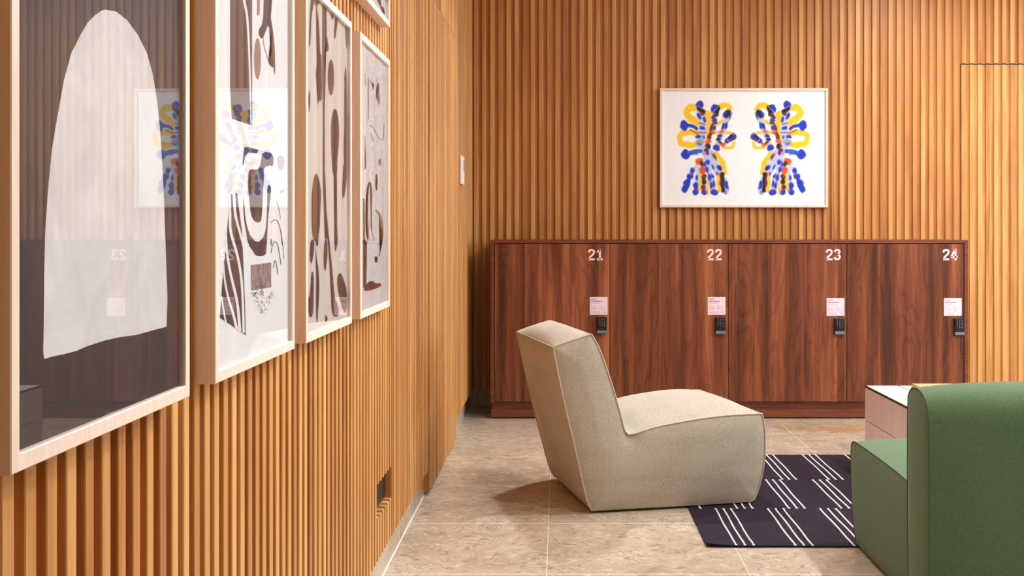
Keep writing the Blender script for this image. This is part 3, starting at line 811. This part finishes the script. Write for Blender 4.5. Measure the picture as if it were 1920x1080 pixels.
# ------------------------------------------------------------------ small wall fittings
r = empty('wall_controller', (SF, 6.47, 1.35), 'small white upright control panel on the left slatted wall near the corner', 'wall control')
MB().bbox(SF, SF+.012, 6.385, 6.565, 1.352, 1.508, .003).build('housing', M['white_plastic'], r)
MB().bbox(SF+.012, SF+.0135, 6.50, 6.55, 1.43, 1.49, .0004, seg=1).build('display', M['grey_plastic'], r)

r = empty('socket_outlet', (WX, (SY0+SY1)/2, SZ0), 'black multi-gang power socket set in a niche low in the left slatted wall', 'power socket')
MB().bbox(WX-.045, WX-.001, SY0+.004, SY1-.004, SZ0+.0, SZ1-.001, .002).build('plate', M['black_plastic'], r)
for q in range(4):
    a = SY0+.012+q*.065
    mb = MB()
    mb.bbox(WX-.001, WX+.006, a, a+.058, SZ0+.018, SZ1-.018, .002)
    mb.build('socket_module', M['black_plastic'], r)

# ------------------------------------------------------------------ rug
RX0, RX1, RY0, RY1, RT = .508, 2.95, 4.078, 5.743, .0055
nx, ny = 120, 70
def rug_z(x, y):
    d = (x-RX0)+(y-RY0)*.8
    lift = .010*max(0, 1-((x-RX0)/.16))**2*max(0, 1-((y-RY0)/.10))**2
    return lift+.0012*(1+math.sin(x*9+y*5))*(1 if y-RY0 < .05 else 0)
mb = MB(); xs = np.linspace(0, 1, nx)**1.3*(RX1-RX0)+RX0; ys = np.linspace(0, 1, ny)**1.3*(RY1-RY0)+RY0
V = [(x, y, rug_z(x, y)+RT) for y in ys for x in xs]+[(x, y, rug_z(x, y)+.0003) for y in ys for x in xs]
Fc = []; B0 = nx*ny
for j in range(ny-1):
    for i in range(nx-1):
        a = j*nx+i; Fc += [(a, a+1, a+nx+1, a+nx), (B0+a+nx, B0+a+nx+1, B0+a+1, B0+a)]
for i in range(nx-1):
    Fc += [(i+1, i, B0+i, B0+i+1), ((ny-1)*nx+i, (ny-1)*nx+i+1, B0+(ny-1)*nx+i+1, B0+(ny-1)*nx+i)]
for j in range(ny-1):
    a = j*nx; Fc += [(a, a+nx, B0+a+nx, B0+a), (a+nx-1+nx, a+nx-1, B0+a+nx-1, B0+a+nx-1+nx)]
mb.add(V, Fc, 0, False)
bands = [(RY0+.002, 4.625, .611), (4.632, 5.160, .697), (5.168, RY1-.002, .7715)]
for (y0, y1, xo) in bands:
    x = xo-.2055*2
    while x < RX1:
        for q in range(3):
            xx = x+q*.0305
            if RX0+.02 < xx < RX1-.02:
                pts = [(xx+.0012*math.sin(t*9+xx*40), y0+(y1-y0)*t, rug_z(xx, y0+(y1-y0)*t)+RT-.0008) for t in np.linspace(0, 1, 14)]
                mb.tube(pts, .0037, 6, 1)
                for yy in (y0+.004, y1-.004):
                    bm = bmesh.new(); bmesh.ops.create_uvsphere(bm, u_segments=8, v_segments=5, radius=.006)
                    for v in bm.verts: v.co.z *= .6; v.co += Vector((xx, yy, rug_z(xx, yy)+RT-.0006))
                    mb.addbm(bm, 1, True)
        x += .2055
o = mb.build('rug', [M['rug'], M['rug_white']]); recenter(o)
tag(o, 'dark aubergine flat-woven rug with staggered groups of three thin white stripes', 'rug')

# ------------------------------------------------------------------ pink tiled table
TX0, TX1, TY0, TY1, TH = 1.425, 2.355, 4.586, 5.500, .375
r = empty('tiled_table', ((TX0+TX1)/2, (TY0+TY1)/2, RT), 'low square table clad in glossy pink tiles, standing on the rug behind the green chair', 'table')
MB().box(TX0+.004, TX1-.004, TY0+.004, TY1-.004, RT+.004, TH-.004).build('core', M['grout'], r)
mb = MB(); g = .0032; rows = [(RT+.004, .2156), (.2156, TH-.007)]
NT = 6; tw = (TX1-TX0-.004)/NT; td = (TY1-TY0-.004)/NT
for k_, (z0, z1) in enumerate(rows):
    cols = [i for i in range(NT)]
    for i in cols:
        y0 = TY0+.002+i*td; x0 = TX0+.002+i*tw
        for side in (0, 1):
            xa = TX0 if side == 0 else TX1-.006
            mb.bbox(xa, xa+.006, y0+g/2, y0+td-g/2, z0+g/2, z1-g/2, .0008, seg=1)
            ya = TY0 if side == 0 else TY1-.006
            mb.bbox(x0+g/2, x0+tw-g/2, ya, ya+.006, z0+g/2, z1-g/2, .0008, seg=1)
mb.build('side_tiles', M['pink_tile'], r)
mb = MB()
for i in range(NT):
    for j in range(NT):
        mb.bbox(TX0+.004+i*tw+g/2, TX0+tw+i*tw-g/2+.0, TY0+.004+j*td+g/2, TY0+td+j*td-g/2, TH-.006, TH, .0008, seg=1)
mb.build('top_tiles', M['pale_tile'], r)
mb = MB(); e = .005
mb.box(TX0-.0005, TX0+e, TY0, TY1, TH-.008, TH+.0005); mb.box(TX1-e, TX1+.0005, TY0, TY1, TH-.008, TH+.0005)
mb.box(TX0+e, TX1-e, TY0-.0005, TY0+e, TH-.008, TH+.0005); mb.box(TX0+e, TX1-e, TY1-e, TY1+.0005, TH-.008, TH+.0005)
mb.build('edge_trim', M['black_trim'], r)
r = empty('book', (1.73, 5.31, TH+.0006), 'small tan item lying on the pink tiled table, almost hidden by the green chair', 'book')
mb = MB().bbox(1.612, 1.85, 5.22, 5.40, TH+.0008, TH+.004, .001, seg=1); mb.bbox(1.612, 1.85, 5.22, 5.40, TH+.019, TH+.022, .001, seg=1); mb.bbox(1.612, 1.616, 5.22, 5.40, TH+.0008, TH+.022, .001, seg=1)
mb.build('cover', M['tan'], r)
MB().box(1.616, 1.846, 5.223, 5.397, TH+.004, TH+.019).build('pages', M['tan_page'], r)

# ------------------------------------------------------------------ beige lounge chair
def poly_resample(segs):
    """segs: list of (list of control points, count) -> smooth pieces"""
    out = []
    for pts, n in segs:
        P = smooth_line(pts, 3) if len(pts) > 2 else pts
        P = np.array(P); d = np.r_[0, np.cumsum(np.hypot(*(P[1:]-P[:-1]).T))]
        t = np.linspace(0, d[-1], n+1)
        out.append(np.stack([np.interp(t, d, P[:, 0]), np.interp(t, d, P[:, 1])], 1))
    return out

CP = Vector((.114, 4.56, 0)); ANG = math.radians(13.2)
ch = empty('lounge_chair', CP, 'beige melange armless lounge chair with slanted back and piped seams, half on the rug', 'chair', rz=ANG)
# profile corners (u forward, z up)
NB, NTp, NF, NS, NFr, NBt = 22, 10, 20, 26, 16, 30
A_ = (-.148, .652); B_ = (.003, .698); C_ = (.152, .305); D_ = (.708, .366); E_ = (.664, .012); O_ = (.012, .008)
back_ = poly_resample([([O_, (-.010, .05), (-.045, .20), (-.095, .40), (-.128, .55), A_], NB)])[0]
top_ = poly_resample([([A_, (-.075, .676), B_], NTp)])[0]
front_ = poly_resample([([B_, (.030, .655), (.062, .57), (.105, .44), (.130, .345), (.140, .312), C_], NF)])[0]
seat_ = poly_resample([([C_, (.180, .306), (.26, .331), (.44, .356), (.58, .366), D_], NS)])[0]
fr_ = poly_resample([([D_, (.722, .30), (.724, .20), (.712, .11), (.695, .05), (.685, .02), E_], NFr)])[0]
bot_ = poly_resample([([E_, O_], NBt)])[0]
prof = np.concatenate([back_[:-1], top_[:-1], front_[:-1], seat_[:-1], fr_[:-1], bot_[:-1]])
NP = len(prof)
def side_v(z, far):                       # the sides lean outwards towards the top
    t = min(z/.36, 1.0)
    return (.700+.0*t - .048*(1-t)**1.5) if far else (-.018+.022*(1-t)**1.6)
nxt = np.roll(prof, -1, 0)-np.roll(prof, 1, 0); nrm = np.stack([-nxt[:, 1], nxt[:, 0]], 1)
nrm /= np.linalg.norm(nrm, axis=1)[:, None]
# orientation: want outward
cen = np.array([.25, .2])
area_ = np.sum(prof[:, 0]*np.roll(prof[:, 1], -1)-np.roll(prof[:, 0], -1)*prof[:, 1])
if area_ > 0: nrm = -nrm
# bulge per profile vertex: fades at the seam corners A, B and at the bottom edges; the C crease stays continuous
iA = NB; iB = iA+NTp; iC = iB+NF; iD = iC+NS; iE = iD+NFr
def bul(i):
    def w(i0, i1, h):
        t = (i-i0)/(i1-i0); return h*(max(0, 1-abs(2*t-1)**3))
    if i < iA: return w(0, iA, .016)
    if i < iB: return w(iA, iB, .032)
    if i < iC: return w(iB, iC+2, .020)
    if i < iD: return .006+w(iC, iD, .040)*(1 if i-iC > 3 else (i-iC)/3)
    if i < iE: return w(iD, iE, .016)
    return 0
MV = 22; mb = MB(); grid = []
for j in range(MV+1):
    s = j/MV; e = 1-abs(2*s-1)**2.6; row = []
    for i in range(NP):
        u, z = prof[i]; b = bul(i)*e
        # soften the corner seams across the width: slight sag at the middle of an edge
        uu = u+nrm[i][0]*b; zz = max(z+nrm[i][1]*b, .0105)
        v = side_v(z, False)*(1-s)+side_v(z, True)*s
        row.append((uu, v, zz))
    grid.append(row)
V = [p for row in grid for p in row]; Fc = []
for j in range(MV):
    for i in range(NP):
        a, b = j*NP+i, j*NP+(i+1) % NP; Fc.append((a, b, b+NP, a+NP))
bm = bmesh.new(); bv = [bm.verts.new(p) for p in V]
for f in Fc:
    bm.faces.new([bv[i] for i in f])
# side panels: fill profile with two coons patches
def coons(bo, to, le, ri):
    bo, to, le, ri = map(np.array, (bo, to, le, ri)); n, m_ = len(bo)-1, len(le)-1; G = np.zeros((m_+1, n+1, 2))
    for j in range(m_+1):
        t = j/m_
        for i in range(n+1):
            s = i/n
            G[j, i] = (1-t)*bo[i]+t*to[i]+(1-s)*le[j]+s*ri[j]-((1-s)*(1-t)*bo[0]+s*(1-t)*bo[-1]+(1-s)*t*to[0]+s*t*to[-1])
    return G
def dist_prof(p):
    a = prof; b = np.roll(prof, -1, 0); d = b-a; t = np.clip(((p-a)*d).sum(1)/(d*d).sum(1), 0, 1)
    return np.min(np.hypot(*(p-a-t[:, None]*d).T))
# split line from point C to a point on the back at index iS (matching counts)
iS = 8
split = np.stack([np.linspace(prof[iS][0], prof[iC][0], NTp+1), np.linspace(prof[iS][1], prof[iC][1], NTp+1)], 1)
# backrest patch: bottom=split (back->C), top = A->B, left = back iS->iA , right = C->B (count must match)
leftc = prof[iS:iA+1]; rightc = prof[iB:iC+1][::-1]
# make the counts equal by resampling the patch densely and welding by distance instead
def resamp(P, n):
    P = np.array(P); d = np.r_[0, np.cumsum(np.hypot(*(P[1:]-P[:-1]).T))]; t = np.linspace(0, d[-1], n+1)
    return np.stack([np.interp(t, d, P[:, 0]), np.interp(t, d, P[:, 1])], 1)
patches = []
patches.append(coons(resamp(split, 40), resamp(prof[iA:iB+1], 40), resamp(leftc, 60), resamp(rightc, 60)))
topc = np.concatenate([split[:-1], prof[iC:iD+1]])
patches.append(coons(resamp(np.concatenate([prof[iE:], prof[:1]])[::-1], 90), resamp(topc, 90), resamp(prof[0:iS+1], 50), resamp(prof[iD:iE+1][::-1], 50)))
for far in (False, True):
    sg = 1 if far else -1
    for G in patches:
        m_, n_ = G.shape[:2]; idx = [[None]*n_ for _ in range(m_)]
        for j in range(m_):
            for i in range(n_):
                p = G[j, i]; d = dist_prof(p); h = .020*(1-math.exp(-d/.05))-.0006
                # little pinch where the seat meets the back
                pc = math.hypot(p[0]-.165, p[1]-.290); h -= .008*math.exp(-(pc/.03)**2)*(1 if d > .002 else 0)
                idx[j][i] = bm.verts.new((p[0], side_v(p[1], far)+sg*h, max(p[1], .0105)))
        for j in range(m_-1):
            for i in range(n_-1):
                q = [idx[j][i], idx[j][i+1], idx[j+1][i+1], idx[j+1][i]]
                bm.faces.new(q if far else q[::-1])
mb.addbm(bm, 0, True)
o = mb.build('upholstery', M['beige'], ch, local=True)
# piping
mb = MB()
for far in (False, True):
    sg = 1 if far else -1
    pts = [(prof[i][0]+nrm[i][0]*.001, side_v(prof[i][1], far)+sg*.0005, max(prof[i][1]+nrm[i][1]*.001, .0115)) for i in range(iE+1)]
    mb.tube(pts, .0029, 8)
for i in (iA, iB, iD):
    mb.tube([(grid[j][i][0], grid[j][i][1], grid[j][i][2]) for j in range(MV+1)], .0029, 8)
mb.build('piping', M['pipe'], ch, local=True)
MB().box(.04, .64, .05, .6, .0115, .03).build('base', M['under'], ch, local=True)
for gx, gy in ((.07, .09), (.07, .56), (.60, .09), (.60, .56)):
    bm = bmesh.new(); z0 = .0004 if gx < .3 else RT+.0022
    bmesh.ops.create_cone(bm, cap_ends=True, segments=16, radius1=.018, radius2=.018, depth=.02-z0)
    for v in bm.verts: v.co += Vector((gx, gy, (.02+z0)/2))
    MB().addbm(bm).build('glide', M['under'], ch, local=True)

# ------------------------------------------------------------------ green chair
def block(edges, x0, x1, puff, side_puff, lean=0.0, floor=.0115, M_=22):
    """upholstered block: a side profile of four edges (y, z) swept along x, each panel puffed between its seams"""
    segs = poly_resample(edges); pr = np.concatenate([q[:-1] for q in segs]); n = len(pr)
    cuts = np.cumsum([0]+[len(q)-1 for q in segs])
    nx_ = np.roll(pr, -1, 0)-np.roll(pr, 1, 0); nm = np.stack([-nx_[:, 1], nx_[:, 0]], 1); nm /= np.linalg.norm(nm, axis=1)[:, None]
    if np.sum(pr[:, 0]*np.roll(pr[:, 1], -1)-np.roll(pr[:, 0], -1)*pr[:, 1]) > 0: nm = -nm
    bm = bmesh.new(); rows = []
    def xx(z, far):
        t = min(z/.35, 1.0); k_ = lean*(1-t)**1.7
        return (x1-k_) if far else (x0+k_)
    for j in range(M_+1):
        s_ = j/M_; e = 1-abs(2*s_-1)**3; row = []
        for i in range(n):
            y, z = pr[i]; b = puff*e
            row.append((xx(z, False)*(1-s_)+xx(z, True)*s_, y+nm[i][0]*b, max(z+nm[i][1]*b, floor)))
        rows.append(row)
    bv = [[bm.verts.new(p) for p in row] for row in rows]
    for j in range(M_):
        for i in range(n):
            bm.faces.new((bv[j][i], bv[j][(i+1) % n], bv[j+1][(i+1) % n], bv[j+1][i]))
    a, b = pr, np.roll(pr, -1, 0); d_ = b-a
    def dist(p):
        t = np.clip(((p-a)*d_).sum(1)/((d_*d_).sum(1)+1e-12), 0, 1); return np.min(np.hypot(*(p-a-t[:, None]*d_).T))
    G = coons(resamp(segs[3][::-1], 40), resamp(segs[1], 40), resamp(segs[0], 50), resamp(segs[2][::-1], 50))
    for far in (False, True):
        sg = 1 if far else -1; idx = []
        for j in range(G.shape[0]):
            r_ = []
            for i in range(G.shape[1]):
                p = G[j, i]; h = side_puff*(1-math.exp(-dist(p)/.035))-.0005
                r_.append(bm.verts.new((xx(p[1], far)+sg*h, p[0], max(p[1], floor))))
            idx.append(r_)
        for j in range(len(idx)-1):
            for i in range(len(idx[0])-1):
                q = [idx[j][i], idx[j][i+1], idx[j+1][i+1], idx[j+1][i]]; bm.faces.new(q if far else q[::-1])
    seams = []
    for far in (False, True):
        sg = 1 if far else -1
        seams.append([(xx(z, far)+sg*.0003, y+nm[i][0]*.0004, max(z+nm[i][1]*.0004, floor+.001)) for i, (y, z) in enumerate(pr)])
    return bm, seams
GX0, GX1 = 1.008, 1.72
GP = (1.36, 3.6, 0)
gc = empty('lounge_chair', GP, 'green armless lounge chair seen from behind, at the right edge beside the rug', 'chair')
GS0, GS1, GB0, GB1 = 3.345, 4.125, 3.150, 3.345
# seat: near end, top, far (front) end, underside
se = [([(GS0+.002, .012), (GS0+.001, .20), (GS0+.002, .350)], 18), ([(GS0+.002, .350), (GS0+.03, .362), (GS0+.3, .371), (GS1-.12, .371), (GS1-.03, .368), (GS1-.008, .352)], 30),
      ([(GS1-.008, .352), (GS1+.004, .30), (GS1+.006, .18), (GS1-.004, .06), (GS1-.03, .012)], 22), ([(GS1-.03, .012), (GS0+.002, .012)], 26)]
bm, sm_ = block(se, GX0+.012, GX1, .014, .010, .012)
MB().addbm(bm, 0, True).build('seat', M['green'], gc)
be = [([(GB0+.012, .012), (GB0+.002, .10), (GB0, .40), (GB0+.004, .590)], 24), ([(GB0+.004, .590), (GB0+.010, .622), (GB0+.040, .651), (GB0+.10, .664), (GB1-.035, .658), (GB1-.006, .630)], 24),
      ([(GB1-.006, .630), (GB1, .55), (GB1, .012)], 22), ([(GB1, .012), (GB0+.012, .012)], 12)]
bm, sb_ = block(be, GX0-.020, GX1+.018, .018, .011, .006)
MB().addbm(bm, 0, True).build('backrest', M['green'], gc)
for pts in sm_+sb_: MB().tube(pts, .0016, 6, closed=True).build('seam', M['green_seam'], gc)
MB().box(GX0+.05, GX1-.03, GB0+.03, GS1-.06, .0085, .03).build('base', M['under'], gc)
for gx, gy in ((GX0+.08, GB0+.08), (GX1-.06, GB0+.08), (GX0+.08, GS1-.10), (GX1-.06, GS1-.10)):
    z0 = .0004 if gy < RY0 else RT+.0022
    bm = bmesh.new(); bmesh.ops.create_cone(bm, cap_ends=True, segments=16, radius1=.018, radius2=.018, depth=.02-z0)
    for v in bm.verts: v.co += Vector((gx, gy, (.02+z0)/2))
    MB().addbm(bm).build('glide', M['under'], gc)
